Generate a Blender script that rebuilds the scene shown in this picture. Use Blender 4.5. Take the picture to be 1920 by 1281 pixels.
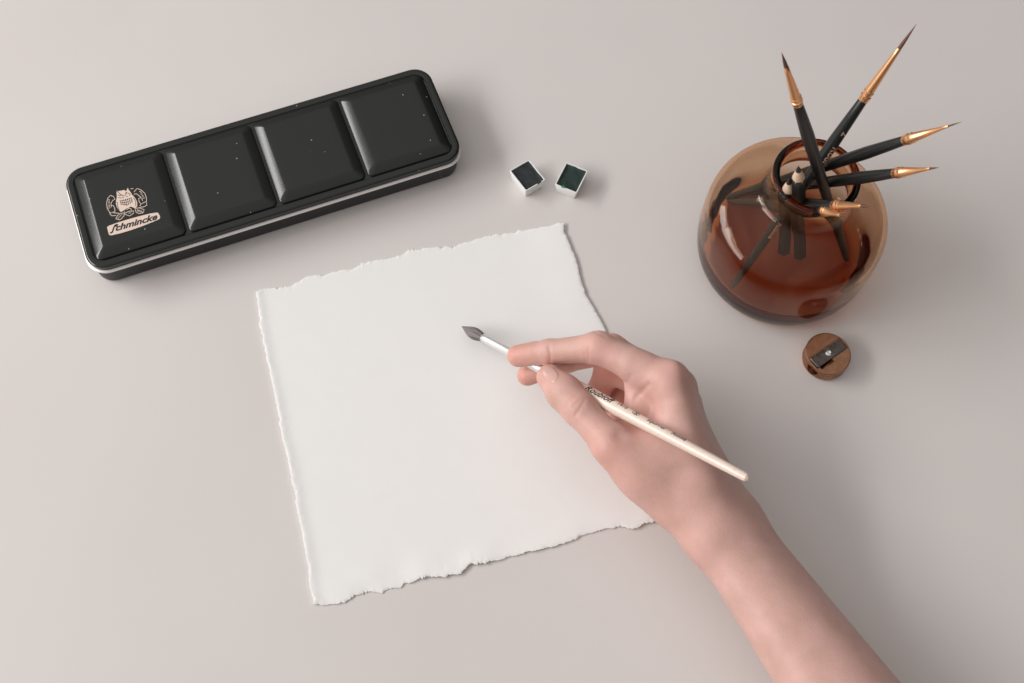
import bpy, bmesh, math, random
import numpy as np
from mathutils import Vector, Matrix
from mathutils.bvhtree import BVHTree

random.seed(7); rng = np.random.default_rng(7)
for o in list(bpy.data.objects): bpy.data.objects.remove(o)
scene = bpy.context.scene
col = scene.collection

# ------------------------------------------------------------------ camera
F, TH, RO, CH, CX, CY = 2300.0, math.radians(23.5), math.radians(4.0), 0.7031, 960.0, 640.5   # focal length in photo pixels, tilt, roll, height
_fw = np.array([0, math.sin(TH), -math.cos(TH)]); _r0 = np.array([1.0, 0, 0]); _u0 = np.array([0, math.cos(TH), math.sin(TH)])
_rt = math.cos(RO) * _r0 + math.sin(RO) * _u0; _up = math.cos(RO) * _u0 - math.sin(RO) * _r0; _o = np.array([0, 0, CH])
cam_d = bpy.data.cameras.new('camera'); cam = bpy.data.objects.new('camera', cam_d); col.objects.link(cam)
cam.matrix_world = Matrix([[_rt[i], _up[i], -_fw[i], _o[i]] for i in range(3)] + [[0, 0, 0, 1]])
cam_d.sensor_width = 36; cam_d.lens = 36 * F / 1920; cam_d.clip_start = 0.01; cam_d.clip_end = 50
cam_d.dof.use_dof = True; cam_d.dof.focus_distance = .725; cam_d.dof.aperture_fstop = 14
scene.camera = cam

# ------------------------------------------------------------------ world and window light
W = bpy.data.worlds.new('World'); scene.world = W; W.use_nodes = True
bg = W.node_tree.nodes['Background']; bg.inputs[0].default_value = (1.0, 0.93, 0.90, 1); bg.inputs[1].default_value = 0.82
# a pale ceiling over dim walls: brightest above the window side
wt = W.node_tree; _tc = wt.nodes.new('ShaderNodeTexCoord'); _dt = wt.nodes.new('ShaderNodeVectorMath'); _dt.operation = 'DOT_PRODUCT'; _dt.inputs[1].default_value = Vector((-.5, 0, .87)).normalized()
_cr = wt.nodes.new('ShaderNodeValToRGB'); _cr.color_ramp.elements[0].position = 0.0; _cr.color_ramp.elements[0].color = (.03, .028, .027, 1); _cr.color_ramp.elements[1].position = 1.0; _cr.color_ramp.elements[1].color = (1, .965, .945, 1)
wt.links.new(_tc.outputs['Generated'], _dt.inputs[0]); wt.links.new(_dt.outputs['Value'], _cr.inputs[0]); wt.links.new(_cr.outputs[0], bg.inputs[0])
def pane(y0, y1, z0, z1, x, power):
    l = bpy.data.lights.new('window_light', 'AREA'); l.shape = 'RECTANGLE'
    l.size = y1 - y0; l.size_y = z1 - z0; l.energy = power * (y1 - y0) * (z1 - z0); l.color = (1.0, 0.985, 0.975)
    o = bpy.data.objects.new('window_light', l); col.objects.link(o)
    o.location = (x, (y0 + y1) / 2, (z0 + z1) / 2)
    o.rotation_euler = Vector((1, 0, 0)).to_track_quat('-Z', 'Z').to_euler()
WP = 31.5
pane(-0.75, -0.17, 0.72, 1.52, -1.75, WP)
pane(-0.09, 0.49, 0.72, 1.52, -1.75, WP)
for y0, y1 in ((.57, .655), (.70, .865), (.915, 1.17)): pane(y0, y1, 0.72, 1.52, -1.75, WP * 1.15)
vs = scene.view_settings; vs.view_transform = 'Standard'; vs.look = 'None'; vs.exposure = 0; vs.gamma = 1
scene.render.engine = 'CYCLES'
cy = scene.cycles; cy.use_denoising = True; cy.max_bounces = 20; cy.transmission_bounces = 16; cy.transparent_max_bounces = 16
cy.glossy_bounces = 8; cy.diffuse_bounces = 5; cy.caustics_refractive = True; cy.caustics_reflective = True
cy.sample_clamp_indirect = 6; cy.blur_glossy = 0.3

# ------------------------------------------------------------------ photo pixel -> point at a known height
def ray(x, y):
    d = _fw * F + _rt * (x - CX) - _up * (y - CY); return d / np.linalg.norm(d)
def un(x, y, z=0.0):
    d = ray(x, y); return _o + d * ((z - CH) / d[2])

# ------------------------------------------------------------------ materials
def mat(name, color=(.8, .8, .8), rough=.5, metal=0, **kw):
    m = bpy.data.materials.new(name); m.use_nodes = True
    b = m.node_tree.nodes['Principled BSDF']
    b.inputs['Base Color'].default_value = (*color, 1); b.inputs['Roughness'].default_value = rough; b.inputs['Metallic'].default_value = metal
    for k, v in kw.items(): b.inputs[k.replace('_', ' ')].default_value = v
    return m
def nd(m, t, **kw):
    n = m.node_tree.nodes.new(t)
    for k, v in kw.items(): setattr(n, k, v)
    return n
def lk(m, a, b): m.node_tree.links.new(a, b)
def noise(m, scale, detail=4, rough=.5, coord='Object', vec=None):
    n = nd(m, 'ShaderNodeTexNoise'); n.inputs['Scale'].default_value = scale; n.inputs['Detail'].default_value = detail; n.inputs['Roughness'].default_value = rough
    if vec is None:
        t = nd(m, 'ShaderNodeTexCoord'); vec = t.outputs[coord]
    lk(m, vec, n.inputs['Vector']); return n
def ramp(m, fac, stops):
    r = nd(m, 'ShaderNodeValToRGB'); el = r.color_ramp.elements
    while len(el) < len(stops): el.new(.5)
    for e, (p, c) in zip(el, stops): e.position = p; e.color = (*c, 1) if len(c) == 3 else c
    lk(m, fac, r.inputs[0]); return r
def bump(m, height, strength, dist):
    b = nd(m, 'ShaderNodeBump'); b.inputs['Strength'].default_value = strength; b.inputs['Distance'].default_value = dist
    lk(m, height, b.inputs['Height']); lk(m, b.outputs[0], m.node_tree.nodes['Principled BSDF'].inputs['Normal']); return b
def P(m): return m.node_tree.nodes['Principled BSDF']

M = {}
# table: matt, faintly mottled off-white laminate
m = M['table'] = mat('table_laminate', (.70, .655, .635), .5); P(m).inputs['Specular IOR Level'].default_value = .35
n = noise(m, 7, 5); r = ramp(m, n.outputs[0], [(.3, (.665, .622, .602)), (.7, (.69, .65, .628))]); lk(m, r.outputs[0], P(m).inputs['Base Color'])
n2 = noise(m, 900, 3); bump(m, n2.outputs[0], .08, .0004)
# cotton paper
m = M['paper'] = mat('cotton_paper', (.84, .83, .815), .9); P(m).inputs['Specular IOR Level'].default_value = .15
n = noise(m, 260, 6, .6); n2 = noise(m, 55, 4); r = ramp(m, n2.outputs[0], [(.3, (.845, .832, .815)), (.7, (.86, .847, .83))]); lk(m, r.outputs[0], P(m).inputs['Base Color'])
bump(m, n.outputs[0], .10, .0004)
# black enamel with dust specks
def enamel(name, rough, specks):
    m = mat(name, (.012, .014, .014), rough); P(m).inputs['Specular IOR Level'].default_value = .56
    t = nd(m, 'ShaderNodeTexCoord'); v = nd(m, 'ShaderNodeTexVoronoi'); v.inputs['Scale'].default_value = 130; v.inputs['Randomness'].default_value = 1
    mp = nd(m, 'ShaderNodeMapping'); mp.inputs['Scale'].default_value = (1, 1, 1.0); lk(m, t.outputs['Object'], mp.inputs[0])
    nn = noise(m, 900, 2); mx = nd(m, 'ShaderNodeVectorMath', operation='MULTIPLY_ADD'); mx.inputs[1].default_value = (.0012, .0012, .0012)
    lk(m, nn.outputs['Color'], mx.inputs[0]); lk(m, mp.outputs[0], mx.inputs[2]); lk(m, mx.outputs[0], v.inputs['Vector'])
    r = ramp(m, v.outputs['Distance'], [(0.0, (1, 1, 1)), (specks, (1, 1, 1)), (specks + .012, (0, 0, 0))])
    keep = nd(m, 'ShaderNodeMath', operation='GREATER_THAN'); keep.inputs[1].default_value = .4
    sep = nd(m, 'ShaderNodeSeparateColor'); lk(m, v.outputs['Color'], sep.inputs[0]); lk(m, sep.outputs[0], keep.inputs[0])
    mul = nd(m, 'ShaderNodeMath', operation='MULTIPLY'); lk(m, r.outputs[0], mul.inputs[0]); lk(m, keep.outputs[0], mul.inputs[1])
    mc = nd(m, 'ShaderNodeMix', data_type='RGBA'); mc.inputs[6].default_value = (.0065, .008, .0075, 1); mc.inputs[7].default_value = (.34, .34, .33, 1)
    lk(m, mul.outputs[0], mc.inputs[0]); lk(m, mc.outputs[2], P(m).inputs['Base Color'])
    n3 = noise(m, 40, 3); rr = nd(m, 'ShaderNodeMapRange'); rr.inputs[3].default_value = rough - .03; rr.inputs[4].default_value = rough + .04
    lk(m, n3.outputs[0], rr.inputs[0]); lk(m, rr.outputs[0], P(m).inputs['Roughness'])
    return m
M['enamel'] = enamel('black_enamel', .17, .05)
M['enamel_base'] = enamel('black_enamel_base', .45, .04)
M['tin_steel'] = mat('bare_tin_rim', (.80, .77, .75), .45, .55)
M['cream'] = mat('cream_print', (.78, .62, .52), .45)
M['ink'] = mat('black_print', (.012, .011, .011), .5)
M['gold_ink'] = mat('gold_foil_print', (.85, .56, .38), .35, .6)
# brush parts
m = M['raw_wood'] = mat('varnished_pale_wood', (.78, .60, .47), .32); P(m).inputs['Coat Weight'].default_value = .35; P(m).inputs['Coat Roughness'].default_value = .2
t = nd(m, 'ShaderNodeTexCoord'); mp = nd(m, 'ShaderNodeMapping'); mp.inputs['Rotation'].default_value = (0, 0, .46); mp.inputs['Scale'].default_value = (60, 900, 900); lk(m, t.outputs['Object'], mp.inputs[0])
n = noise(m, 1, 4, vec=mp.outputs[0]); r = ramp(m, n.outputs[0], [(.3, (.76, .60, .50)), (.7, (.84, .70, .61))]); lk(m, r.outputs[0], P(m).inputs['Base Color'])
M['nickel'] = mat('nickel_ferrule', (.88, .87, .86), .38, .85)
M['copper'] = mat('copper_ferrule', (.86, .46, .23), .30, .92)
m = M['black_lacquer'] = mat('matt_black_lacquer', (.012, .013, .013), .33)
n = noise(m, 700, 3); rr = nd(m, 'ShaderNodeMapRange'); rr.inputs[3].default_value = .26; rr.inputs[4].default_value = .42; lk(m, n.outputs[0], rr.inputs[0]); lk(m, rr.outputs[0], P(m).inputs['Roughness'])
def hair(name, c0, c1):
    m = mat(name, c0, .55)
    a = nd(m, 'ShaderNodeAttribute', attribute_name='strand'); n = noise(m, 1, 2, vec=a.outputs['Vector'])
    r = ramp(m, n.outputs[0], [(.3, c0), (.72, c1)]); lk(m, r.outputs[0], P(m).inputs['Base Color'])
    return m
M['squirrel'] = hair('grey_squirrel_hair', (.055, .045, .048), (.36, .31, .31))
M['sable'] = hair('brown_sable_hair', (.05, .02, .013), (.26, .11, .065))
M['graphite'] = mat('graphite', (.035, .035, .038), .35, .3)
m = M['cedar'] = mat('sharpened_wood', (.66, .46, .33), .6); n = noise(m, 400, 4); r = ramp(m, n.outputs[0], [(.3, (.6, .4, .28)), (.7, (.72, .54, .41))]); lk(m, r.outputs[0], P(m).inputs['Base Color'])
# pans
m = M['pan_plastic'] = mat('white_pan_plastic', (.82, .83, .81), .35, Subsurface_Weight=.1, Subsurface_Radius=(.002, .002, .002))
def paint(name, c0, c1):
    m = mat(name, c0, .3); n = noise(m, 350, 5); r = ramp(m, n.outputs[0], [(.35, c0), (.75, c1)]); lk(m, r.outputs[0], P(m).inputs['Base Color']); bump(m, n.outputs[0], .3, .0006)
    return m
M['paint_black'] = paint('blue_black_paint', (.008, .011, .014), (.022, .028, .03))
M['paint_green'] = paint('dark_green_paint', (.006, .020, .017), (.012, .034, .028))
M['green_smear'] = mat('green_paint_smear', (.03, .22, .12), .4)
# brass sharpener
m = M['brass'] = mat('worn_brass', (.50, .27, .15), .27, 1.0)
n = noise(m, 260, 6, .7); r = ramp(m, n.outputs[0], [(.25, (.30, .15, .085)), (.55, (.40, .205, .12)), (.8, (.50, .28, .17))]); lk(m, r.outputs[0], P(m).inputs['Base Color'])
v = nd(m, 'ShaderNodeTexVoronoi'); v.inputs['Scale'].default_value = 420; t = nd(m, 'ShaderNodeTexCoord'); lk(m, t.outputs['Object'], v.inputs['Vector']); nf = noise(m, 1100, 5, .7); bump(m, nf.outputs[0], .3, .0004)
m = M['blade'] = mat('dark_blade_steel', (.17, .155, .15), .38, 1.0); n = noise(m, 500, 5); rr = ramp(m, n.outputs[0], [(.3, (.10, .09, .09)), (.75, (.22, .2, .195))]); lk(m, rr.outputs[0], P(m).inputs['Base Color'])
M['screw'] = mat('bright_screw_steel', (.85, .85, .85), .22, 1.0)
M['dark_slot'] = mat('dark_slot', (.01, .02, .012), .6)
# amber glass: clear surface, absorbing body
m = M['amber'] = bpy.data.materials.new('amber_glass'); m.use_nodes = True; nt = m.node_tree; nt.nodes.clear()
out = nt.nodes.new('ShaderNodeOutputMaterial'); g = nt.nodes.new('ShaderNodeBsdfGlass'); g.inputs['Color'].default_value = (.985, .96, .93, 1); g.inputs['Roughness'].default_value = 0.0; g.inputs['IOR'].default_value = 1.37
va = nt.nodes.new('ShaderNodeVolumeAbsorption'); va.inputs['Color'].default_value = (.84, .52, .22, 1); va.inputs['Density'].default_value = 185
nt.links.new(g.outputs[0], out.inputs['Surface']); nt.links.new(va.outputs[0], out.inputs['Volume'])
# skin
m = M['skin'] = mat('skin', (.72, .45, .37), .46); b = P(m)
b.inputs['Subsurface Weight'].default_value = .4; b.inputs['Subsurface Radius'].default_value = (.0060, .0019, .0010); b.inputs['Subsurface Scale'].default_value = 1.0
b.inputs['Specular IOR Level'].default_value = .38
at = nd(m, 'ShaderNodeAttribute', attribute_name='blush')
nA = noise(m, 75, 5); nB = noise(m, 900, 4, .6)
r1 = ramp(m, nA.outputs[0], [(.28, (.585, .365, .305)), (.72, (.70, .432, .385))])
mx = nd(m, 'ShaderNodeMix', data_type='RGBA'); lk(m, at.outputs['Fac'], mx.inputs[0]); lk(m, r1.outputs[0], mx.inputs[6]); mx.inputs[7].default_value = (.68, .27, .20, 1)
mz = nd(m, 'ShaderNodeMix', data_type='RGBA', blend_type='MULTIPLY'); mz.inputs[0].default_value = .25; lk(m, mx.outputs[2], mz.inputs[6]); lk(m, nB.outputs[0], mz.inputs[7])
r2 = ramp(m, nB.outputs[0], [(.3, (.9, .86, .84)), (.7, (1, 1, 1))]); lk(m, r2.outputs[0], mz.inputs[7]); lk(m, mz.outputs[2], b.inputs['Base Color'])
vv = nd(m, 'ShaderNodeTexVoronoi', feature='DISTANCE_TO_EDGE'); vv.inputs['Scale'].default_value = 750; t = nd(m, 'ShaderNodeTexCoord'); lk(m, t.outputs['Object'], vv.inputs['Vector'])
ad = nd(m, 'ShaderNodeMath', operation='ADD'); lk(m, vv.outputs[0], ad.inputs[0]); lk(m, nB.outputs[0], ad.inputs[1]); bump(m, ad.outputs[0], .28, .0005)
M['nail'] = mat('nail', (.66, .40, .35), .3, Subsurface_Weight=.4, Subsurface_Radius=(.003, .001, .0006))

# ------------------------------------------------------------------ object helpers
ORG = {}
def empty(name, loc, label, cat, group=None):
    o = bpy.data.objects.new(name, None); col.objects.link(o); o.location = loc; o.empty_display_size = .01
    ORG[o.name] = np.array(loc, float); o['label'] = label; o['category'] = cat
    if group: o['group'] = group
    return o
def mesh(name, V, Fc, m, parent=None, smooth=True, angle=35):
    V = np.asarray(V, float)
    if parent is not None: org = ORG[parent.name]
    else: org = np.array([V[:, 0].mean(), V[:, 1].mean(), V[:, 2].min()])
    me = bpy.data.meshes.new(name); me.from_pydata((V - org).tolist(), [], [tuple(int(i) for i in f) for f in Fc]); me.update()
    bm = bmesh.new(); bm.from_mesh(me); bmesh.ops.recalc_face_normals(bm, faces=bm.faces); bm.to_mesh(me); bm.free()
    if smooth:
        me.polygons.foreach_set('use_smooth', [True] * len(me.polygons)); me.set_sharp_from_angle(angle=math.radians(angle))
    me.materials.append(M[m]); o = bpy.data.objects.new(name, me); col.objects.link(o)
    if parent is not None: o.parent = parent
    else: o.location = org
    ORG[o.name] = org
    return o
def rrect(w, h, r, n=8):
    pts = []
    for cx, cy_, a0 in ((w / 2 - r, h / 2 - r, 0), (-w / 2 + r, h / 2 - r, 90), (-w / 2 + r, -h / 2 + r, 180), (w / 2 - r, -h / 2 + r, 270)):
        for k in range(n + 1):
            a = math.radians(a0 + 90 * k / n); pts.append((cx + r * math.cos(a), cy_ + r * math.sin(a)))
    return np.array(pts)
def loft(rings, cap0=True, cap1=True):
    n = len(rings[0]); V = np.concatenate(rings); Fc = []
    for i in range(len(rings) - 1):
        for k in range(n):
            k2 = (k + 1) % n; Fc.append((i * n + k, i * n + k2, (i + 1) * n + k2, (i + 1) * n + k))
    if cap0: Fc.append(tuple(range(n))[::-1])
    if cap1: Fc.append(tuple((len(rings) - 1) * n + k for k in range(n)))
    return V, Fc
def frame(a, b):
    a = np.array(a, float); b = np.array(b, float); d = (b - a) / np.linalg.norm(b - a)
    v = _o - (a + b) / 2; e1 = v - d * (v @ d); e1 /= np.linalg.norm(e1); e2 = np.cross(e1, d)
    return a, d, e1, e2
def lathe(fr, prof, n=28, cap0=True, cap1=True, wob=None):
    a, d, e1, e2 = fr; th = np.linspace(0, 2 * np.pi, n, endpoint=False); rings = []
    for s, r in prof:
        rr = r * (1 if wob is None else wob(s, th)); rr = np.broadcast_to(rr, th.shape)
        rings.append(a + d * s + (np.cos(th) * rr)[:, None] * e1 + (np.sin(th) * rr)[:, None] * e2)
    return loft(rings, cap0, cap1)
def text_mesh(s, size, shear=0., bold=0., cuts=2):
    c = bpy.data.curves.new('t', 'FONT'); c.body = s; c.size = size; c.shear = shear; c.offset = bold; c.resolution_u = 3
    o = bpy.data.objects.new('t', c); col.objects.link(o); dg = bpy.context.evaluated_depsgraph_get(); dg.update()
    me = bpy.data.meshes.new_from_object(o.evaluated_get(dg)); bpy.data.objects.remove(o); bpy.data.curves.remove(c)
    bm = bmesh.new(); bm.from_mesh(me); bmesh.ops.triangulate(bm, faces=bm.faces)
    if cuts: bmesh.ops.subdivide_edges(bm, edges=bm.edges, cuts=cuts, use_grid_fill=True)
    bmesh.ops.triangulate(bm, faces=bm.faces); V = np.array([v.co[:] for v in bm.verts]); bm.verts.index_update()
    Fc = [tuple(v.index for v in f.verts) for f in bm.faces]; bm.free(); bpy.data.meshes.remove(me)
    return V, Fc
def wrap_text(V, fr, s0, rfun, aoff, flip=1):
    a, d, e1, e2 = fr; out = []
    for x, y, _ in V:
        s = s0 + flip * x; r = rfun(s); an = aoff + flip * y / r; rr = r + .00008
        out.append(a + d * s + rr * (math.cos(an) * e1 + math.sin(an) * e2))
    return np.array(out)
def interp(prof):
    S = [p[0] for p in prof]; R = [p[1] for p in prof]; return lambda s: float(np.interp(s, S, R))
def add_attr_vec(o, name, data):
    at = o.data.attributes.new(name, 'FLOAT_VECTOR', 'POINT'); at.data.foreach_set('vector', np.asarray(data, float).ravel())

# ------------------------------------------------------------------ setting: table top
w = [(-1.0, -.45), (1.1, -.45), (1.1, 1.25), (-1.0, 1.25)]
V = [(x, y, 0) for x, y in w] + [(x, y, -.03) for x, y in w]
t = mesh('table_top', V, [(0, 1, 2, 3), (7, 6, 5, 4), (0, 4, 5, 1), (1, 5, 6, 2), (2, 6, 7, 3), (3, 7, 4, 0)], 'table', smooth=False)
t['kind'] = 'structure'; t['label'] = 'plain off-white table top under everything'

# ------------------------------------------------------------------ deckle-edged paper
def polyres(px, n, amp, seed):
    p = np.array([un(*q)[:2] for q in px]); L = np.r_[0, np.cumsum(np.linalg.norm(np.diff(p, axis=0), axis=1))]
    s = np.linspace(0, L[-1], n); q = np.c_[np.interp(s, L, p[:, 0]), np.interp(s, L, p[:, 1])]
    g = np.random.default_rng(seed); k = g.normal(size=n); k2 = np.convolve(g.normal(size=n), np.ones(5) / 5, 'same') * 1.6
    tdir = (p[-1] - p[0]) / np.linalg.norm(p[-1] - p[0]); nrm = np.array([-tdir[1], tdir[0]])
    k3 = np.convolve(g.normal(size=n), np.hanning(25) / 6, 'same'); d = (k * .55 + k2 * 1.1 + k3 * .9) * amp * (.55 + .9 * np.abs(np.convolve(g.normal(size=n), np.hanning(31) / 5, 'same'))); d[:2] = 0; d[-2:] = 0
    return q + d[:, None] * nrm
N = 360
topE = polyres([(480, 549), (500, 541), (525, 541), (550, 535), (575, 519), (610, 516), (640, 508), (660, 506), (690, 492), (720, 487), (745, 483), (770, 470), (800, 466), (850, 462), (900, 448), (930, 440), (965, 436), (1000, 430), (1030, 425), (1057, 420)], N, .00034, 1)
botE = polyres([(588, 1134), (604, 1134), (650, 1131), (659, 1121), (682, 1111), (698, 1110), (719, 1111), (728, 1104), (744, 1103), (750, 1101), (757, 1094), (772, 1090), (808, 1084), (836, 1082), (842, 1078), (865, 1077), (877, 1061), (900, 1058), (940, 1050), (965, 1042), (1000, 1034), (1040, 1025), (1080, 1012), (1095, 1003), (1130, 993), (1160, 988), (1190, 993), (1208, 985), (1225, 978), (1262, 962)], N, .00034, 2)
lefE = polyres([(588, 1134), (581, 1100), (578, 1060), (570, 1020), (562, 980), (550, 910), (537, 850), (525, 800), (520, 760), (507, 700), (495, 650), (488, 610), (485, 580), (480, 549)], N, .00026, 3)
rigE = polyres([(1262, 962), (1240, 880), (1205, 790), (1165, 690), (1132, 614), (1115, 583), (1097, 553), (1088, 525), (1083, 500), (1070, 465), (1058, 437), (1057, 420)], N, .00012, 4)
u = np.linspace(0, 1, N); U, Vv = np.meshgrid(u, u, indexing='ij')     # U along left->right, Vv bottom->top
def coons(U, Vv):
    iu = (U * (N - 1)).round().astype(int); iv = (Vv * (N - 1)).round().astype(int)
    A = (1 - Vv)[..., None] * botE[iu] + Vv[..., None] * topE[iu]; B = (1 - U)[..., None] * lefE[iv] + U[..., None] * rigE[iv]
    C = ((1 - U) * (1 - Vv))[..., None] * botE[0] + (U * (1 - Vv))[..., None] * botE[-1] + ((1 - U) * Vv)[..., None] * topE[0] + (U * Vv)[..., None] * topE[-1]
    return A + B - C
XY = coons(U, Vv)
def soft(e, w=41):
    p = np.r_[np.repeat(e[:1], w, 0) + (e[:1] - e[1:2]) * np.arange(w, 0, -1)[:, None] * 0, e, np.repeat(e[-1:], w, 0)]
    k = np.hanning(w + 2)[1:-1]; k /= k.sum(); q = np.c_[np.convolve(p[:, 0], k, 'same'), np.convolve(p[:, 1], k, 'same')][w:-w]; tt = np.linspace(0, 1, len(e))[:, None]
    f = np.clip(np.minimum(tt, 1 - tt) / .08, 0, 1); lin = e[0] + (e[-1] - e[0]) * tt; return np.where(f < 1, lin * (1 - f) + q * f, q)
_save = (botE, topE, lefE, rigE); botE, topE, lefE, rigE = [soft(e) for e in _save]; XS = coons(U, Vv); botE, topE, lefE, rigE = _save
_ed = np.minimum(np.minimum(U, 1 - U), np.minimum(Vv, 1 - Vv)) * .2; _wt = np.exp(-(_ed / .006) ** 1.5)[..., None]; XY = XS + (XY - XS) * _wt
def smooth_noise(n, cells, seed):
    g = np.random.default_rng(seed).normal(size=(cells, cells)); x = np.linspace(0, cells - 1.001, n); i = x.astype(int); f = x - i; f = f * f * (3 - 2 * f)
    a = g[i][:, i] * (1 - f)[:, None] + g[i + 1][:, i] * f[:, None]; b_ = g[i][:, i + 1] * (1 - f)[:, None] + g[i + 1][:, i + 1] * f[:, None]
    return a * (1 - f)[None] + b_ * f[None]
edge = np.minimum(np.minimum(U, 1 - U), np.minimum(Vv, 1 - Vv)) * .2      # metres from nearest edge
lift = .0012 * np.exp(-((1 - U) / .10) ** 2) * (.4 + .6 * Vv) + .0007 * np.exp(-(U / .02) ** 2) + .0006 * np.exp(-(Vv / .05) ** 2) * (1 + .6 * smooth_noise(N, 14, 8))
ztop = .0010 + np.maximum(lift, 0) + .00003 * smooth_noise(N, 5, 5) + .00008 * smooth_noise(N, 120, 6) * np.exp(-edge / .002) - .00035 * np.exp(-edge / .0007)
zbot = np.maximum(ztop - .0008, .00015)
V = np.r_[np.c_[XY.reshape(-1, 2), ztop.ravel()], np.c_[XY.reshape(-1, 2), zbot.ravel()]]
idx = np.arange(N * N).reshape(N, N); a_, b_, c_, d_ = idx[:-1, :-1].ravel(), idx[1:, :-1].ravel(), idx[1:, 1:].ravel(), idx[:-1, 1:].ravel()
Fc = np.r_[np.c_[a_, b_, c_, d_], np.c_[d_, c_, b_, a_] + N * N].tolist()
loop = list(idx[:, 0]) + list(idx[-1, 1:]) + list(idx[-2::-1, -1]) + list(idx[0, -2:0:-1])
for k in range(len(loop)):
    p, q = loop[k], loop[(k + 1) % len(loop)]; Fc.append((q, p, p + N * N, q + N * N))
o = mesh('sheet_of_paper', V, Fc, 'paper', angle=60)
o['label'] = 'blank square sheet of white cotton paper with torn deckle edges'; o['category'] = 'paper'

# ------------------------------------------------------------------ paint tin
TC = np.array([-.1656, .4068, 0.]); TA = math.radians(24.6); TW, TD = .2449, .0762
tx = np.array([math.cos(TA), math.sin(TA), 0]); ty = np.array([-math.sin(TA), math.cos(TA), 0])
def tin(pts, z, off=(0, 0)):
    pts = np.asarray(pts, float); return TC + (pts[:, :1] + off[0]) * tx + (pts[:, 1:2] + off[1]) * ty + np.array([0, 0, z])
tinO = empty('paint_tin', TC, 'long black closed watercolour tin with four raised lid panels and owl crest', 'paint tin')
RZ = .0245
def ring(inset, z, r=.0125): return tin(rrect(TW - 2 * inset, TD - 2 * inset, max(r - inset, .002), 10), z)
mesh('base', *loft([ring(.0040, .0002), ring(.0028, .0009), ring(.0022, .0030), ring(.0018, .0178)]), 'enamel_base', tinO)
mesh('rim', *loft([ring(.0022, .0170), ring(.0004, .0170), ring(-.0005, .0174), ring(-.0008, .0181), ring(-.0006, .0188), ring(.0003, .0192), ring(.0022, .0192)], False, False), 'tin_steel', tinO)
lid = mesh('lid', *loft([ring(.0012, .0190), ring(.0006, .0196), ring(.0003, .0228), ring(.0004, .0236), ring(.0010, .0242), ring(.0020, RZ), ring(.0044, RZ), ring(.0050, .0243), ring(.0054, .0237), ring(.0058, .0235), ring(.0070, .0235)]), 'enamel', tinO)
ins, gap = .0060, .0012
pw = (TW - 2 * ins - 3 * gap) / 4; ph = TD - 2 * ins
for k in range(4):
    cx_ = -TW / 2 + ins + pw / 2 + k * (pw + gap)
    def pr(i, z, r): return tin(rrect(pw - 2 * i, ph - 2 * i, r, 8), z, (cx_, 0))
    mesh('raised_panel', *loft([pr(.0, .0232, .0040), pr(.0001, .0240, .0039), pr(.0005, .0244, .0037), pr(.0010, .0247, .0034), pr(.0060, .0271, .0014), pr(.0067, .02735, .0013), pr(.0076, .02745, .0012), pr(.012, .02750, .0012), pr(.022, .02752, .0012)]), 'enamel', lid, angle=50)
# printed crest and name plate, laid on the first panel
ZP = .02765
def z1(p): return np.array([un(180 + x / 9.853, 330 + y / 9.853, ZP) for x, y in p])
prints = []
def flat(name, pts, m, dz=0., parent=None):
    V = z1(pts) + np.array([0, 0, dz]); return mesh(name, V, [tuple(range(len(V)))], m, parent or tinO, smooth=False)
def strokes(name, lines, wpx, m, dz=0., parent=None):
    V, Fc = [], []
    for ln in lines:
        p = np.array(ln, float); n = len(p); dr = np.gradient(p, axis=0); dr /= np.linalg.norm(dr, axis=1)[:, None] + 1e-9
        nr = np.c_[-dr[:, 1], dr[:, 0]] * wpx / 2; b0 = len(V); V += list(p + nr) + list(p - nr)
        Fc += [(b0 + i, b0 + i + 1, b0 + n + i + 1, b0 + n + i) for i in range(n - 1)]
    W3 = z1(V) + np.array([0, 0, dz]); return mesh(name, W3, Fc, m, parent or tinO, smooth=False)
owl = flat('crest', [(375, 262), (398, 282), (450, 275), (520, 260), (556, 286), (585, 218), (605, 260), (640, 300), (665, 350), (690, 370), (730, 420), (760, 480), (762, 555), (735, 592), (700, 588), (640, 565), (600, 590), (560, 600), (540, 622), (490, 650), (460, 668), (420, 632), (388, 580), (368, 520), (372, 450), (385, 405), (383, 340)], 'cream')
bars = []
for k in range(7):
    for (f0, f1) in ((.02, .28), (.38, .64), (.74, .97)):
        x0 = 446 + k * 33; y0 = 452 - k * 8.5; h = 128 - abs(k - 3.2) * 14
        bars.append([(x0 + f0 * 25, y0 + f0 * h), (x0 + f1 * 25, y0 + f1 * h)])
strokes('crest_feathers', bars, 21, 'ink', .00004, owl)
strokes('crest_eyes', [[(410, 395), (440, 408), (470, 405)], [(485, 402), (515, 398)], [(560, 385), (585, 370)], [(585, 330), (615, 320), (635, 345), (610, 362)], [(400, 350), (440, 365), (480, 352)], [(540, 320), (580, 300)], [(400, 288), (440, 330), (500, 372), (540, 352), (575, 300)], [(375, 268), (395, 300)], [(430, 640), (400, 560), (392, 480)], [(690, 400), (735, 470), (735, 560)]], 11, 'ink', .00004, owl)
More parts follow.
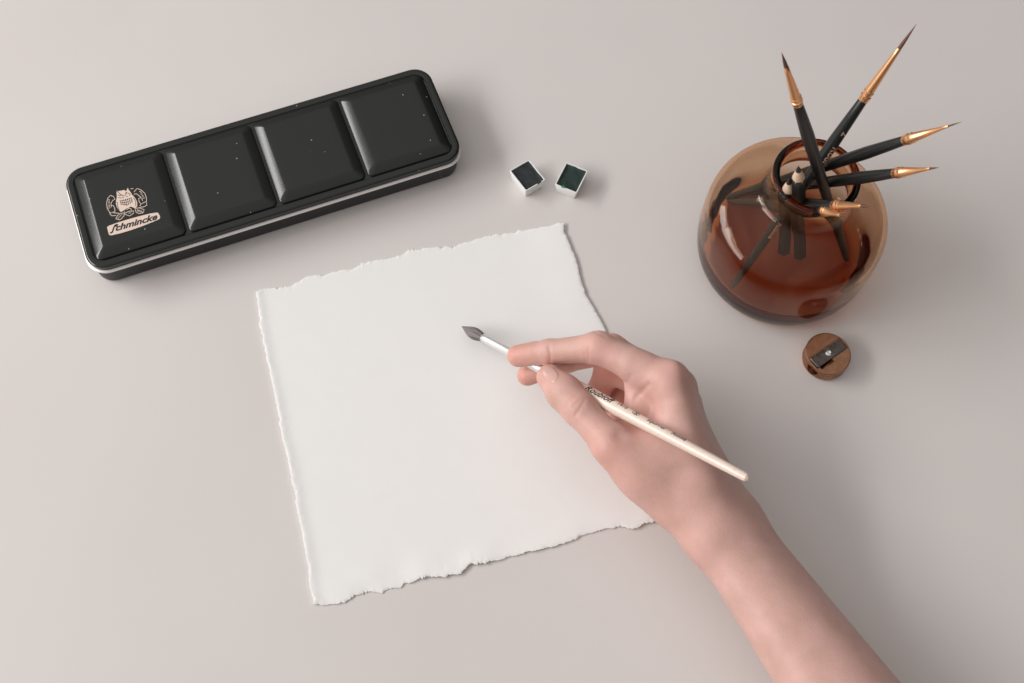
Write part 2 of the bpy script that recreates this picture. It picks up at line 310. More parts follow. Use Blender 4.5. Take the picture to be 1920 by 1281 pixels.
rib = [[(265, 360), (220, 410), (195, 500), (208, 600), (250, 672), (330, 682), (430, 692)], [(265, 360), (322, 380), (352, 432), (310, 452), (280, 500), (278, 580)], [(352, 652), (345, 600), (322, 548), (288, 545)], [(250, 690), (290, 737), (372, 730)], [(350, 660), (250, 690)],
       [(700, 300), (740, 250), (765, 232), (830, 260), (900, 320), (930, 400), (932, 470), (890, 490), (830, 520), (800, 480), (785, 420), (830, 400)], [(700, 340), (745, 328), (800, 370), (850, 420), (860, 460)], [(932, 482), (940, 540), (880, 572), (800, 582)], [(830, 520), (810, 556)], [(640, 238), (690, 234)],
       [(365, 790), (400, 730), (450, 695), (512, 682), (522, 732), (470, 790), (430, 812), (365, 790)], [(710, 600), (800, 590), (890, 625), (872, 680), (790, 695), (740, 670), (725, 615)],
       [(540, 690), (600, 655), (700, 648), (692, 690), (620, 740), (520, 702), (530, 655)], [(560, 625), (600, 600), (640, 600), (660, 640)]]
strokes('crest_ribbons', rib, 11, 'cream', 0, owl)
ticks = [[(225 + 6 * (i % 2), 440 + i * 26), (258 - 5 * (i % 2), 446 + i * 24)] for i in range(7)] + [[(800 + i * 15, 290 + i * 26), (835 + i * 13, 282 + i * 25)] for i in range(6)] + [[(400 + i * 22, 770 - i * 20), (420 + i * 22, 785 - i * 20)] for i in range(4)] + [[(760 + i * 22, 615 + i * 8), (768 + i * 22, 660 + i * 4)] for i in range(5)] + [[(600, 690), (650, 680)]]
strokes('crest_lettering', ticks, 10, 'cream', .00002, owl)
plate = flat('name_plate', [(205, 955), (215, 935), (240, 920), (400, 862), (600, 800), (800, 745), (1000, 695), (1120, 676), (1150, 685), (1180, 740), (1185, 775), (1165, 800), (1050, 850), (850, 930), (650, 1000), (450, 1060), (290, 1097), (255, 1097), (235, 1075)], 'cream')
strokes('name_lettering', [[(258, 1048), (275, 1054), (300, 1040), (315, 1000), (330, 950), (352, 915), (385, 898), (408, 908)], [(352, 915), (385, 935), (398, 925)]], 27, 'ink', .00005, plate)
V, Fc = text_mesh('chmincke', 1.0, .28, .034, 0)
V = V[:, :2] * (1 / V[:, 0].max()); e0 = np.array([352, 1022.]); ex = np.array([1138, 798.]) - e0
Vz = [e0 + ex * x + np.array([-55., -800.]) * .98 * y * .78 for x, y in V]
W3 = z1(Vz) + np.array([0, 0, .00005]); mesh('name_lettering', W3, Fc, 'ink', plate, smooth=False)

# ------------------------------------------------------------------ two half pans
def pan(quad, paintm, label, notch_edge, notch_at, smear=False):
    T = np.array([un(*p, .0100) for p in quad]); c = T.mean(0); c[2] = 0
    ex = (T[1] - T[0]) + (T[2] - T[3]); ex /= np.linalg.norm(ex); ey = np.cross([0, 0, 1], ex)
    if np.dot(ey, T[3] - T[0]) < 0: ey = -ey
    w, d = .0160, .0192
    o = empty('paint_pan', c, label, 'paint pan', 'half pans of paint beside the tin')
    def rg(w, d, r, z): 
        q = rrect(w, d, r, 5); return c + q[:, :1] * ex + q[:, 1:] * ey + np.array([0, 0, z])
    mesh('tray', *loft([rg(w - .003, d - .003, .001, .0), rg(w - .0024, d - .0024, .0012, .0006), rg(w - .0002, d - .0002, .001, .0097), rg(w - .0006, d - .0006, .001, .0101), rg(w - .0016, d - .0016, .0007, .0101), rg(w - .0020, d - .0020, .0005, .0097), rg(w - .0028, d - .0028, .0005, .0060)], True, True), 'pan_plastic', o)
    n = 22; xs = np.linspace(-.5, .5, n); V = []; Fc = []
    g = np.random.default_rng(int(abs(c[0]) * 1e5)); nz = smooth_noise(n, 6, int(abs(c[0]) * 1e5))
    for i in range(n):
        for j in range(n):
            e = max(abs(xs[i]), abs(xs[j])) * 2; z = .0090 + .0006 * e ** 6 + .00014 * nz[i, j]
            V.append(c + ex * xs[i] * (w - .0021) + ey * xs[j] * (d - .0021) + np.array([0, 0, z]))
    Fc = [(i * n + j, (i + 1) * n + j, (i + 1) * n + j + 1, i * n + j + 1) for i in range(n - 1) for j in range(n - 1)]
    mesh('paint_cake', V, Fc, paintm, o)
    # flake of paint over the rim
    a0 = {0: -ey * (d / 2 - .0007), 2: ey * (d / 2 - .0007), 1: ex * (w / 2 - .0007), 3: -ex * (w / 2 - .0007)}[notch_edge]
    al = ex if notch_edge in (0, 2) else ey; outw = a0 / np.linalg.norm(a0)
    V = []; 
    for k in range(14):
        an = 2 * math.pi * k / 14; rr_ = 1 + .25 * math.sin(3 * an + 1); V.append(c + a0 + al * (notch_at * w + .0015 * rr_ * math.cos(an)) + outw * .0008 * rr_ * math.sin(an) + np.array([0, 0, .01015]))
    for k in range(14): V.append(V[k] + np.array([0, 0, .00025]))
    mesh('paint_smear', V, [tuple(range(14)), tuple(range(14, 28))] + [(k, (k + 1) % 14, 14 + (k + 1) % 14, 14 + k) for k in range(14)], 'green_smear' if smear else paintm, o)
    return o
pan([(953, 322), (990, 299), (1025, 337), (988, 357)], 'paint_black', 'white half pan holding near-black paint with a flake on its rim', 2, .18)
pan([(1062, 303), (1104, 320), (1082, 364), (1038, 346)], 'paint_green', 'white half pan of dark green paint with green smear on rim', 2, -.12, True)

# ------------------------------------------------------------------ amber bottle
BA = np.array([.1682, .3793])
def revolve(name, prof, m, parent, n=96):
    th = np.linspace(0, 2 * np.pi, n, endpoint=False); rings = [np.c_[BA[0] + r * np.cos(th), BA[1] + r * np.sin(th), np.full(n, z)] for r, z in prof]
    return mesh(name, *loft(rings), m, parent, angle=80)
def spline(pts, k=8):
    pts = np.array(pts, float); out = []
    p = np.r_[[2 * pts[0] - pts[1]], pts, [2 * pts[-1] - pts[-2]]]
    for i in range(1, len(p) - 2):
        for s in range(k):
            t = s / k; out.append(.5 * ((2 * p[i]) + (-p[i - 1] + p[i + 1]) * t + (2 * p[i - 1] - 5 * p[i] + 4 * p[i + 1] - p[i + 2]) * t * t + (-p[i - 1] + 3 * p[i] - 3 * p[i + 1] + p[i + 2]) * t ** 3))
    out.append(pts[-1]); return [tuple(x) for x in out]
outer = spline([(.0440, .0005), (.0480, .0010), (.0510, .0034), (.0534, .0085), (.0552, .0160), (.0561, .0260), (.0563, .0370), (.0559, .0470), (.0549, .0540), (.0524, .0592), (.0482, .0630), (.0422, .0671), (.0357, .0713), (.0301, .0748), (.0268, .0776), (.0254, .0810), (.0249, .0862), (.0251, .0925), (.0256, .0970), (.0254, .0994), (.0242, .1004)], 7)
inner = spline([(.0218, .0999), (.0210, .0984), (.0211, .0940), (.0218, .0862), (.0225, .0812), (.0244, .0766), (.0288, .0728), (.0346, .0691), (.0411, .0649), (.0466, .0611), (.0503, .0576), (.0526, .0530), (.0536, .0465), (.0540, .0370), (.0540, .0280), (.0528, .0215), (.0500, .0172), (.0455, .0148), (.0395, .0137), (.0300, .0131), (.0100, .0129)], 7)
prof = [(.0002, .0016), (.0300, .0014)] + outer + inner + [(.0002, .0129)]
bot = mesh('amber_bottle', *loft([np.c_[BA[0] + r * np.cos(q), BA[1] + r * np.sin(q), np.full(112, z)] for q in [np.linspace(0, 2 * np.pi, 112, endpoint=False)] for r, z in prof]), 'amber', None, angle=80)
bot['label'] = 'squat amber glass bottle holding brushes and pencils'; bot['category'] = 'bottle'

# ------------------------------------------------------------------ brushes and pencils in the bottle
def tip_on_ray(tip, bottom, L):
    d = ray(*tip); v = _o - bottom; b = v @ d; q = b * b - (v @ v - L * L); return _o + d * (-b - math.sqrt(max(q, 0)))
def bristle(fr, s0, length, r0, hairmat, parent, belly=1.0, n=40):
    """hair tuft from s0 back to s0-length (tip), ridged into strands"""
    g = np.random.default_rng(int(length * 1e6)); ph = g.uniform(0, 6.28, 5)
    def wob(s, th): 
        t = (s0 - s) / length; return 1 + (.05 + .06 * t) * np.sin(9 * th + ph[0] + 2 * t) + (.04 + .05 * t) * np.sin(17 * th + ph[1]) + .03 * np.sin(31 * th + ph[2])
    prof = []
    for k in range(15):
        t = k / 14; r = r0 * np.interp(t, [0, .12, .25, .4, .55, .7, .83, .93, 1], [1, 1.22, 1.42, 1.46, 1.28, .92, .52, .24, .03]) if belly is None else r0 * ((1 - t) ** .75 * (1 + belly * 1.5 * t * (1 - t) * (1 - .3 * t))); prof.append((s0 - t * length, max(r, .00008)))
    V, Fc = lathe(fr, prof, n, True, True, wob); o = mesh('bristles', V, Fc, hairmat, parent, angle=180)
    th = np.tile(np.linspace(0, 26, n, endpoint=False), 15); tt = np.repeat(np.linspace(0, 1, 15), n)
    add_attr_vec(o, 'strand', np.c_[th, tt * 1.3, np.zeros_like(th)]); return o
def black_brush(tip, bottom, L, label, hair_len, scale=1.0, texts=(), tone='copper', hr=.00105):
    bottom = np.array(bottom, float); T = tip_on_ray(tip, bottom, L); fr = frame(T, bottom)
    o = empty('paint_brush', bottom, label, 'paint brush', 'black brushes standing in the amber bottle')
    fl = .030 * scale; s1 = hair_len + fl
    fp = [(hair_len - .0002, hr + .00005), (hair_len, hr + .0002), (hair_len + .004, hr + .00045), (s1 - .0065, .0027), (s1 - .0062, .0030), (s1 - .0052, .0030), (s1 - .0048, .00265), (s1 - .0036, .00265), (s1 - .0033, .0031), (s1 - .0022, .0031), (s1 - .0018, .0028), (s1, .0028), (s1 + .0002, .0026)]
    f = mesh('ferrule', *lathe(fr, fp, 28), tone, o, angle=40)
    bristle(fr, hair_len + .0006, hair_len, hr, 'sable', o, .55, 24)
    hp = [(s1 - .0005, .0024), (s1, .0026), (s1 + .012, .0031), (s1 + .028, .0036), (s1 + .05, .0034), (L - .03, .0026), (L - .004, .0021), (L - .001, .0016), (L, .0006)]
    h = mesh('handle', *lathe(fr, hp, 28), 'black_lacquer', o)
    rf = interp(hp)
    for s, size, s0, ao in texts:
        V, Fc = text_mesh(s, size, .25 if len(s) > 1 else 0, .0001, 2); mesh('lettering', wrap_text(V, fr, s0, rf, ao), Fc, 'gold_ink', h, smooth=False)
    return o
def bz(px, z=.0160): return un(*px, z)
black_brush((1465, 97), bz((1588, 488)), .214, 'black brush with a short reddish tip and matt gold ferrule leaning back in the bottle', .0125, 1.05)
black_brush((1720, 43), bz((1374, 536)), .1980, 'longest black brush, marked 2, with shiny copper ferrule and dark pointed tip', .0165, 1.15, [('2', .0058, .071, .35), ('Roubloff', .0064, .0815, .4), ('Russia', .0056, .140, .3)])
black_brush((1805, 228), bz((1362, 372)), .193, 'black brush with orange copper ferrule and hair-thin liner tip', .0095, 1.0, hr=.00045)
black_brush((1762, 314), bz((1395, 362), .0160), .182, 'lowest slanting black brush with dull copper ferrule and tiny tip', .0075, .9, hr=.0006)
black_brush((1632, 387), bz((1366, 378)), .152, 'foreshortened black brush with copper ferrule and rounded brown tip pointing up', .0080, .85)
black_brush((1585, 406), (.1500, .4170, .0160), .138, 'short black brush with golden ferrule tipped over the bottle front', .0060, .8)
def pencil(tip, bottom, L, label):
    bottom = np.array(bottom, float); T = tip_on_ray(tip, bottom, L); fr = frame(T, bottom)
    o = empty('pencil', bottom, label, 'pencil', 'pencils standing in the amber bottle')
    mesh('lead', *lathe(fr, [(0, .0002), (.0015, .0007), (.0052, .00165), (.0056, .0015)], 16), 'graphite', o)
    mesh('sharpened_wood', *lathe(fr, [(.0048, .0013), (.0050, .00158), (.0138, .00375), (.0150, .0037)], 24), 'cedar', o, angle=60)
    hexw = lambda s, th: 1 / np.cos((th % (np.pi / 3)) - np.pi / 6) * .95
    mesh('barrel', *lathe(fr, [(.0128, .0036), (.0136, .0039), (.02, .0039), (L - .0006, .0039), (L, .0035)], 48, True, True, hexw), 'black_lacquer', o, angle=20)
    return o
pencil((1497, 312), bz((1500, 478), .0152), .120, 'black pencil with sharpened pale wood and dark lead, standing tallest of the pencils')
pencil((1480, 335), bz((1470, 470), .0152), .100, 'shorter pencil with its sharpened point beside the taller pencil')

# ------------------------------------------------------------------ round brass sharpener
SC = un(1545, 675, 0)
SH = .0105
sha = empty('pencil_sharpener', SC, 'small round worn brass pencil sharpener with dark blade and screw', 'sharpener')
bd = un(1595, 640, SH) - un(1505, 702, SH); bd[2] = 0; bd /= np.linalg.norm(bd); bn = np.array([-bd[1], bd[0], 0])
th = np.linspace(0, 2 * np.pi, 72, endpoint=False)
sp = [(.0128, .0), (.0138, .0006), (.0141, .0016), (.0136, .0030), (.0133, .0050), (.0136, .0072), (.0141, .0086), (.0141, .0099), (.0138, SH - .00015), (.0134, SH)]
body = mesh('body', *loft([np.c_[SC[0] + r * np.cos(th), SC[1] + r * np.sin(th), np.full(72, z)] for r, z in sp]), 'brass', sha, angle=30)
def boxv(c, ax, ay, az, hx, hy, hz):
    return [c + ax * sx * hx + ay * sy * hy + az * sz * hz for sx, sy, sz in ((-1, -1, -1), (1, -1, -1), (1, 1, -1), (-1, 1, -1), (-1, -1, 1), (1, -1, 1), (1, 1, 1), (-1, 1, 1))]
BF = [(0, 3, 2, 1), (4, 5, 6, 7), (0, 1, 5, 4), (1, 2, 6, 5), (2, 3, 7, 6), (3, 0, 4, 7)]
zz = np.array([0, 0, 1.]); S0 = SC + zz * SH
def cut(target, V, Fc):
    c = mesh('cutter', V, Fc, 'dark_slot', None, smooth=False); mo = target.modifiers.new('b', 'BOOLEAN'); mo.object = c; mo.operation = 'DIFFERENCE'; mo.solver = 'EXACT'
    dg = bpy.context.evaluated_depsgraph_get(); dg.update(); me = bpy.data.meshes.new_from_object(target.evaluated_get(dg)); target.modifiers.clear()
    target.data = me; bpy.data.objects.remove(c)
    me.polygons.foreach_set('use_smooth', [True] * len(me.polygons)); me.set_sharp_from_angle(angle=math.radians(14))
# seat of the blade, shaving slot, and the cone the pencil goes into
cut(body, boxv(S0 + bn * .0002, bd, bn, zz, .0125, .0043, .0010), BF)
cut(body, boxv(S0 - bd * .0055 - bn * .0042, bd, bn, zz, .0050, .0021, .0050), BF)
cf = frame(SC - bd * .016 + zz * .0055 - bn * .0018, SC + bd * .010 + zz * .0068 - bn * .002)
cut(body, *lathe(cf, [(0, .0042), (.003, .0040), (.026, .0004)], 24))
tilt = zz + bn * .10; tilt /= np.linalg.norm(tilt); bn2 = np.cross(tilt, bd)
V, Fc = [], []
q = rrect(.0235, .0078, .0006, 3)
rings = [S0 + zz * z + (q[:, :1] * (1 - e)) * bd + (q[:, 1:] * (1 - e * 2)) * bn2 for z, e in ((-.0006, 0), (.0002, 0), (.00045, .02))]
bl = mesh('blade', *loft(rings), 'blade', sha, angle=30)
sf = (S0 + zz * .0004, zz, bd, bn)
sc_ = mesh('screw', *lathe(sf, [(-.0004, .0021), (.0004, .0022), (.0008, .0020), (.0011, .0013), (.0010, .0010), (.0003, .0009)], 28), 'screw', sha, angle=40)

# ------------------------------------------------------------------ held brush (pale wood)
HB0 = un(865, 612, .0065); HB1 = un(1404, 898, .0915); HL = np.linalg.norm(HB1 - HB0); hfr = frame(HB0, HB1)
hb = empty('paint_brush', HB0, 'pale wooden brush with grey squirrel tip held in the hand', 'paint brush')
hl = .0185
hf = [(hl - .0003, .0023), (hl, .0025), (hl + .004, .0026), (hl + .0375, .0031), (hl + .038, .0034), (hl + .039, .0034), (hl + .0395, .0031), (hl + .041, .0031), (hl + .0415, .0034), (hl + .0425, .0034), (hl + .043, .0031), (hl + .054, .0034), (hl + .0542, .0030)]
mesh('ferrule', *lathe(hfr, hf, 36), 'nickel', hb, angle=40)
bo = bristle(hfr, hl + .0006, hl + .0004, .0024, 'squirrel', hb, None, 56)
hp = [(hl + .052, .0029), (hl + .0541, .0035), (hl + .060, .0039), (hl + .068, .0043), (hl + .082, .0044), (hl + .10, .0041), (HL - .05, .0032), (HL - .012, .0026), (HL - .0035, .0025), (HL - .0012, .0022), (HL, .0011)]
hh = mesh('handle', *lathe(hfr, hp, 40), 'raw_wood', hb)
rf = interp(hp)
def s_at(x): 
    best = min(np.linspace(0, HL, 400), key=lambda s: abs((lambda p: CX + F * (p @ _rt) / (p @ _fw))((HB0 + hfr[1] * s) - _o) - x)); return best
for s, size, x0, sh, bo_, ao in (('Roubloff', .0056, 1100, .3, .00012, .30), ('1410', .0036, 1156, .0, .00004, .62), ('R', .0036, 1189, .3, .00004, .58), ('squirrel', .0038, 1212, .25, .00003, .62), ('Russia', .0038, 1257, .25, .00003, .62)):
    V, Fc = text_mesh(s, size, sh, bo_, 2); mesh('lettering', wrap_text(V, hfr, s_at(x0), rf, ao), Fc, 'ink', hh, smooth=False)
a = np.linspace(0, 2 * np.pi, 33); ring2 = np.r_[np.c_[.0012 + .0024 * np.cos(a), .0012 + .0016 * np.sin(a), 0 * a], np.c_[.0012 + .0021 * np.cos(a), .0012 + .0013 * np.sin(a), 0 * a]]
mesh('monogram_ring', wrap_text(ring2, hfr, s_at(1189), rf, .58), [(i, i + 1, 34 + i, 33 + i) for i in range(32)], 'ink', hh, smooth=False)

# ------------------------------------------------------------------ hand and forearm: one continuous skin from a distance field
STEP = .0008
mid0 = lambda a, b: (a + b) / 2
J = lambda x, y, z: un(x, y, z)
def cone(a, b, r1, r2): return ('c', np.array(a), np.array(b), r1 / 1000, r2 / 1000)
def ball(c, r): return ('c', np.array(c), np.array(c) + np.array([0, 0, 1e-5]), r / 1000, r / 1000)
Ti, Di, Pi, Mi = J(970, 666, .0345), J(1030, 660, .0430), J(1122, 652, .0570), J(1254, 716, .0620)
Tm, Dm, Pm, Mm = J(989, 704, .0190), J(1060, 676, .0310), J(1146, 655, .0430), J(1268, 728, .0470)
Tr, Dr, Pr, Mr = J(1106, 768, .0110), J(1120, 738, .0180), J(1142, 690, .0300), J(1280, 758, .0310)
Tl, Dl, Pl, Ml = J(1150, 775, .0100), J(1160, 752, .0110), J(1176, 716, .0160), J(1290, 798, .0190)
Tt, It, Mt, Ct = J(1030, 707, .0440), J(1086, 766, .0500), J(1148, 836, .0520), J(1258, 938, .0415)
Ci, Cm, Cr, Cl = J(1308, 918, .0480), J(1322, 922, .0400), J(1334, 920, .0290), J(1340, 915, .0210)
Wr, Wu = J(1334, 1010, .0420), J(1382, 976, .0300)
Er, Eu = J(1806, 1652, .0440), J(1824, 1612, .0370)
Wc, Ec = mid0(Wr, Wu) + np.array([0, 0, .003]), mid0(Er, Eu) + np.array([0, 0, .004])
mid = lambda a, b, t: a + (b - a) * t
palm = [(cone(Mi, Ci, 11.3, 11), 6), (cone(Mm, Cm, 11, 11), 10), (cone(Mr, Cr, 10, 11), 10), (cone(Ml, Cl, 9.2, 12), 10),
        (cone(Ci, Wr, 11.5, 12.5), 14), (cone(Cm, Wc, 12, 12.5), 14), (cone(Cl, Wu, 11.5, 12), 12),
        (cone(Wr, Er, 11.8, 29), 14), (cone(Wu, Eu, 12, 28), 14), (cone(Wc, Ec, 12.5, 29), 14),
        (cone(Mt, Ct, 10.3, 12.5), 12), (cone(Ct, Wr, 12, 10.5), 12), (cone(J(1190, 722, .050), J(1196, 768, .046), 6, 6.5), 9), (cone(mid(Mt, Ct, .5), J(1285, 880, .036), 12, 13), 14),
        (cone(mid(Mi, Ci, .35), mid(Mt, Ct, .3), 7.5, 8.5), 10), (cone(mid(Mi, Ci, .6), mid(Mt, Ct, .6), 9, 11), 10), (cone(J(1215, 745, .046), J(1178, 800, .046), 5.5, 6.5), 9),
        (cone(J(1240, 790, .030), J(1290, 880, .026), 12, 15), 14),
        (cone(Mi, mid(Mi, Pi, .5), 11, 9.6), 6), (cone(Mm, mid(Mm, Pm, .45), 10.5, 9.3), 6), (cone(Mr, mid(Mr, Pr, .45), 9.8, 8.8), 6), (cone(Ml, mid(Ml, Pl, .45), 9, 7.8), 6),
        (cone(Mt, mid(Mt, It, .5), 10.3, 9.4), 7)]
fingers = [
    ([(cone(mid(Mi, Pi, .35), Pi, 9.9, 8.9), 2), (cone(Pi, Di, 8.5, 7.2), 5), (cone(Di, Ti, 7.2, 6.0), 3), (cone(mid(Di, Ti, .45), mid(Di, Ti, .95) + np.array([0, -.0012, -.001]), 6.2, 5.4), 3)], 2.5),
    ([(cone(mid(Mm, Pm, .3), Pm, 9.4, 8.8), 2), (cone(Pm, Dm, 8.5, 7.2), 4), (cone(Dm, Tm, 7.2, 6.4), 3)], 1.0),
    ([(cone(mid(Mr, Pr, .3), Pr, 9, 8.2), 2), (cone(Pr, Dr, 8.0, 7.0), 4), (cone(Dr, Tr, 7, 6), 3)], .8),
    ([(cone(mid(Ml, Pl, .3), Pl, 8, 7), 2), (cone(Pl, Dl, 6.8, 6.2), 4), (cone(Dl, Tl, 6.2, 5.5), 3)], .8),
    ([(cone(mid(Mt, It, .3), It, 9.7, 9.5), 3), (cone(It, mid(It, Tt, .5), 9.4, 9.8), 5), (cone(mid(It, Tt, .5), Tt, 9.7, 7.6), 5)], .6)]
allp = [p for p, _ in palm] + [p for f, _ in fingers for p, _ in f]
lo = np.min([np.minimum(p[1], p[2]) - max(p[3], p[4]) for p in allp], 0) - .004; hi = np.max([np.maximum(p[1], p[2]) + max(p[3], p[4]) for p in allp], 0) + .004
hi[0] = min(hi[0], .33); lo[1] = max(lo[1], .012); lo[2] = max(lo[2], -.004)
nx, ny, nz = (np.ceil((hi - lo) / STEP)).astype(int) + 1
gx, gy, gz = [(lo[i] + STEP * np.arange(n)).astype(np.float32) for i, n in enumerate((nx, ny, nz))]
def sd(p, X, Y, Z):
    _, a, b, r1, r2 = p; ba = (b - a).astype(np.float32); L2 = float(ba @ ba)
    px, py, pz = X - np.float32(a[0]), Y - np.float32(a[1]), Z - np.float32(a[2])
    t = np.clip((px * ba[0] + py * ba[1] + pz * ba[2]) / np.float32(L2), 0, 1)
    return np.sqrt((px - ba[0] * t) ** 2 + (py - ba[1] * t) ** 2 + (pz - ba[2] * t) ** 2) - (np.float32(r1) + np.float32(r2 - r1) * t)
BIG = np.float32(.02)
def smin(a, b, k):
    k = np.float32(k); h = np.maximum(k - np.abs(a - b), 0) / k; return np.minimum(a, b) - h * h * k * np.float32(.25)
def box_of(p, mrg):
    l = np.minimum(p[1], p[2]) - max(p[3], p[4]) - mrg; h = np.maximum(p[1], p[2]) + max(p[3], p[4]) + mrg
    i0 = np.clip(np.floor((l - lo) / STEP).astype(int), 0, [nx - 2, ny - 2, nz - 2]); i1 = np.clip(np.ceil((h - lo) / STEP).astype(int) + 1, i0 + 1, [nx, ny, nz])
    return tuple(slice(a, b) for a, b in zip(i0, i1))
def grids(s): return gx[s[0]][:, None, None], gy[s[1]][None, :, None], gz[s[2]][None, None, :]
G = np.full((nx, ny, nz), BIG, np.float32)
for p, k in palm:
    s = box_of(p, .016); G[s] = smin(G[s], np.minimum(sd(p, *grids(s)), BIG), k / 1000)
for f, kj in fingers:
    H = np.full((nx, ny, nz), BIG, np.float32); ss = []
    for p, k in f:
        s = box_of(p, .010); H[s] = smin(H[s], np.minimum(sd(p, *grids(s)), BIG), k / 1000); ss.append(s)
    l = tuple(slice(min(s[i].start for s in ss), max(s[i].stop for s in ss)) for i in range(3))
    G[l] = smin(G[l], H[l], kj / 1000)
del H
# the brush presses into the finger pads; the hand rests flat on the table
bp = cone(HB0, HB1, 3.5, 3.4); s = box_of(bp, .004); G[s] = np.maximum(G[s], -sd(bp, *grids(s)))
G = np.maximum(G, (np.float32(.0024) - gz)[None, None, :])
# close the field at the grid border
G[-1] = np.maximum(G[-1], .001); G[:, 0] = np.maximum(G[:, 0], .001)
inside = G < 0
def cellany(A): return (A[:-1, :-1, :-1], A[1:, :-1, :-1], A[:-1, 1:, :-1], A[1:, 1:, :-1], A[:-1, :-1, 1:], A[1:, :-1, 1:], A[:-1, 1:, 1:], A[1:, 1:, 1:])
c8 = cellany(inside); cnt = sum(c.astype(np.uint8) for c in c8); act = (cnt > 0) & (cnt < 8)
I, Jx, K = np.nonzero(act); nid = np.full(act.shape, -1, np.int64); nid[I, Jx, K] = np.arange(len(I))
off = [(0, 0, 0), (1, 0, 0), (0, 1, 0), (1, 1, 0), (0, 0, 1), (1, 0, 1), (0, 1, 1), (1, 1, 1)]
val = np.stack([G[I + a, Jx + b, K + c] for a, b, c in off], 1); acc = np.zeros((len(I), 3)); ne = np.zeros(len(I))
for e0 in range(8):
    for e1 in range(e0 + 1, 8):
        d = np.subtract(off[e1], off[e0])
        if abs(d).sum() != 1: continue
        s0, s1 = val[:, e0], val[:, e1]; x = (s0 < 0) != (s1 < 0); t = np.where(x, s0 / np.where(x, s0 - s1, 1), 0)
        acc += np.where(x[:, None], np.array(off[e0]) + t[:, None] * d, 0); ne += x
HV = lo + STEP * (np.c_[I, Jx, K] + acc / ne[:, None])
quads = []
for ax in range(3):
    sl0 = [slice(None)] * 3; sl1 = [slice(None)] * 3; sl0[ax] = slice(None, -1); sl1[ax] = slice(1, None)
    ch = inside[tuple(sl0)] != inside[tuple(sl1)]; flip = inside[tuple(sl0)]
    i, j, k = np.nonzero(ch); g = np.c_[i, j, k]; u_, v_ = [(1, 2), (2, 0), (0, 1)][ax]
    ok = (g[:, u_] > 0) & (g[:, v_] > 0) & (g[:, u_] < nid.shape[u_]) & (g[:, v_] < nid.shape[v_]) & (g[:, ax] < nid.shape[ax]); g = g[ok]; fl = flip[g[:, 0], g[:, 1], g[:, 2]]
    def cid(du, dv): q = g.copy(); q[:, u_] -= du; q[:, v_] -= dv; return nid[q[:, 0], q[:, 1], q[:, 2]]
    Q = np.c_[cid(1, 1), cid(0, 1), cid(0, 0), cid(1, 0)]; Q[~fl] = Q[~fl][:, ::-1]; quads.append(Q)
Q = np.concatenate(quads); Q = Q[(Q >= 0).all(1)]
# relax the stair steps
E_ = np.concatenate([Q[:, [0, 1]], Q[:, [1, 2]], Q[:, [2, 3]], Q[:, [3, 0]]]); deg = np.bincount(E_.ravel(), minlength=len(HV)).astype(float); deg[deg == 0] = 1
def lap(X):
    S = np.zeros_like(X)
    for c in range(X.shape[1]): S[:, c] = np.bincount(E_[:, 0], X[E_[:, 1], c], len(X)) + np.bincount(E_[:, 1], X[E_[:, 0], c], len(X))
    return S / deg[:, None]
for it in range(6): HV = HV + .6 * (lap(HV) - HV); HV = HV - .35 * (lap(HV) - HV)
# soften the back of the hand and the wrist, where no edge shows
w_ = HV - _o; dep = w_ @ _fw; pxx = CX + F * (w_ @ _rt) / dep; pyy = CY - F * (w_ @ _up) / dep
sm = np.clip((pyy - 800 + (pxx - 1150) * .35) / 70, 0, 1) * np.clip((pxx - 1120) / 60, 0, 1) * .9; sm = sm[:, None]
for it in range(130): HV = HV + sm * .5 * (lap(HV) - HV)
def vnorm():
    n = np.cross(HV[Q[:, 2]] - HV[Q[:, 0]], HV[Q[:, 3]] - HV[Q[:, 1]]); N_ = np.zeros_like(HV)
    for c in range(4):
        for d in range(3): N_[:, d] += np.bincount(Q[:, c], n[:, d], len(HV))
    return N_ / (np.linalg.norm(N_, axis=1)[:, None] + 1e-12)
HN = vnorm()
bvh = BVHTree.FromPolygons(HV.tolist(), Q.tolist())
def hit(x, y):
    r = bvh.ray_cast(Vector(_o), Vector(ray(x, y))); return (np.array(r[0]), np.array(r[1])) if r[0] is not None else (None, None)
def crease(px, depth, sig):
    pts = []
    px = np.array(px, float); 
    for i in range(len(px) - 1):
        for t in np.linspace(0, 1, 14, endpoint=(i == len(px) - 2)):
            p, _ = hit(*(px[i] + (px[i + 1] - px[i]) * t))
            if p is not None: pts.append(p)
    if not pts: return
    pts = np.array(pts); c = pts.mean(0); R = np.abs(pts - c).max() + 5 * sig; near = np.nonzero((np.abs(HV - c) < R).all(1))[0]
    d = np.linalg.norm(HV[near][:, None] - pts[None], axis=2).min(1); HV[near] -= HN[near] * (depth * np.exp(-(d / sig) ** 2))[:, None]
def dent(x, y, depth, sig):
    p, _ = hit(x, y)
    if p is None: return
    d = np.linalg.norm(HV - p, axis=1); HV[:] -= HN * (depth * np.exp(-(d / sig) ** 2))[:, None]
CREASES = [([(1029, 650), (1032, 668), (1031, 684)], .0006, .0011), ([(1102, 652), (1104, 670), (1103, 686)], .0005, .0010), ([(1096, 662), (1098, 676), (1098, 686)], .0004, .0009),
           ([(1116, 622), (1126, 627), (1134, 631)], .0005, .0010), ([(1081, 742), (1068, 752), (1056, 764)], .0004, .0010), ([(1096, 751), (1088, 766), (1079, 779)], .0005, .0011), ([(1088, 748), (1076, 762)], .0003, .0009),
           ([(1216, 722), (1203, 735), (1190, 748)], .0010, .0016), ([(1183, 706), (1174, 718)], .0004, .0014)]
for c in CREASES: crease(c[0], c[1] * .7, c[2])
dent(1162, 817, .0012, .0045); dent(1200, 700, .0006, .006); dent(1264, 682, -.0010, .0045); dent(1290, 712, .0009, .004)
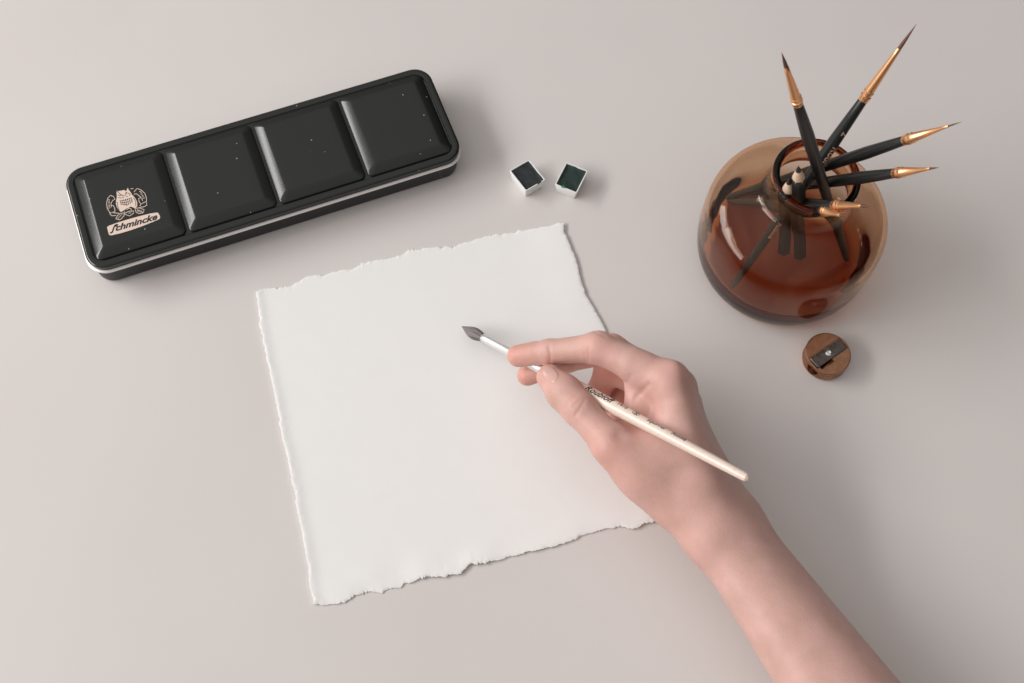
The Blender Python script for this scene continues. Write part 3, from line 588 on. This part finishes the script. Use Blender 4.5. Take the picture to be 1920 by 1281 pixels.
for x, y, dpt in ((1275, 760, -.0006), (1288, 800, -.0006), (1298, 840, -.0005)): dent(x, y, dpt, .006)
bl = np.zeros(len(HV))
for c, r, a in ((Ti, .013, .55), (Tm, .013, .6), (Tt, .012, .3), (Pi, .012, .25), (Mi, .014, .25), (It, .012, .2), (Pr, .02, .7), (Pl, .018, .7), (Dr, .016, .6), (J(1230, 1010, .06), .03, .15), (J(1130, 860, .06), .02, .25)):
    bl = np.maximum(bl, a * np.exp(-(np.linalg.norm(HV - c, axis=1) / r) ** 2))
org = np.array([HV[:, 0].mean(), HV[:, 1].mean(), HV[:, 2].min()])
per = empty('person', (float(org[0]), float(org[1]), 0.0), 'bare right hand and forearm holding a brush over the paper', 'person')
me = bpy.data.meshes.new('hand_and_forearm'); pv = HV - ORG[per.name]; me.from_pydata(pv.tolist(), [], Q.tolist()); me.update()
me.polygons.foreach_set('use_smooth', [True] * len(me.polygons)); me.materials.append(M['skin'])
ba = me.attributes.new('blush', 'FLOAT', 'POINT'); ba.data.foreach_set('value', bl)
ho = bpy.data.objects.new('hand_and_forearm', me); col.objects.link(ho); ho.parent = per; ORG[ho.name] = ORG[per.name]
# thumb nail grown on the thumb's surface
bvh = BVHTree.FromPolygons(HV.tolist(), Q.tolist())
ax_ = np.array([1030 - 1086, 707 - 766.]); ax_ /= np.linalg.norm(ax_); pp = np.array([-ax_[1], ax_[0]]); nc = np.array([1032.0, 702.0])
rows, V, Fc = 9, [], []
for i in range(rows):
    for j in range(24):
        an = 2 * math.pi * j / 24; rr = (i / (rows - 1)) ** .9; sx = 17 * abs(math.cos(an)) ** .8 * math.copysign(1, math.cos(an)); sy = 12.5 * abs(math.sin(an)) ** .8 * math.copysign(1, math.sin(an))
        q = nc + (ax_ * sx + pp * sy) * rr; p, n = hit(*q)
        if p is None: p, n = hit(*(nc + (ax_ * sx + pp * sy) * rr * .8))
        V.append(p + n * (.00035 if i < rows - 1 else -.0002))
for i in range(rows - 1):
    for j in range(24): Fc.append((i * 24 + j, i * 24 + (j + 1) % 24, (i + 1) * 24 + (j + 1) % 24, (i + 1) * 24 + j))
mesh('thumbnail', V, Fc, 'nail', per, angle=80)
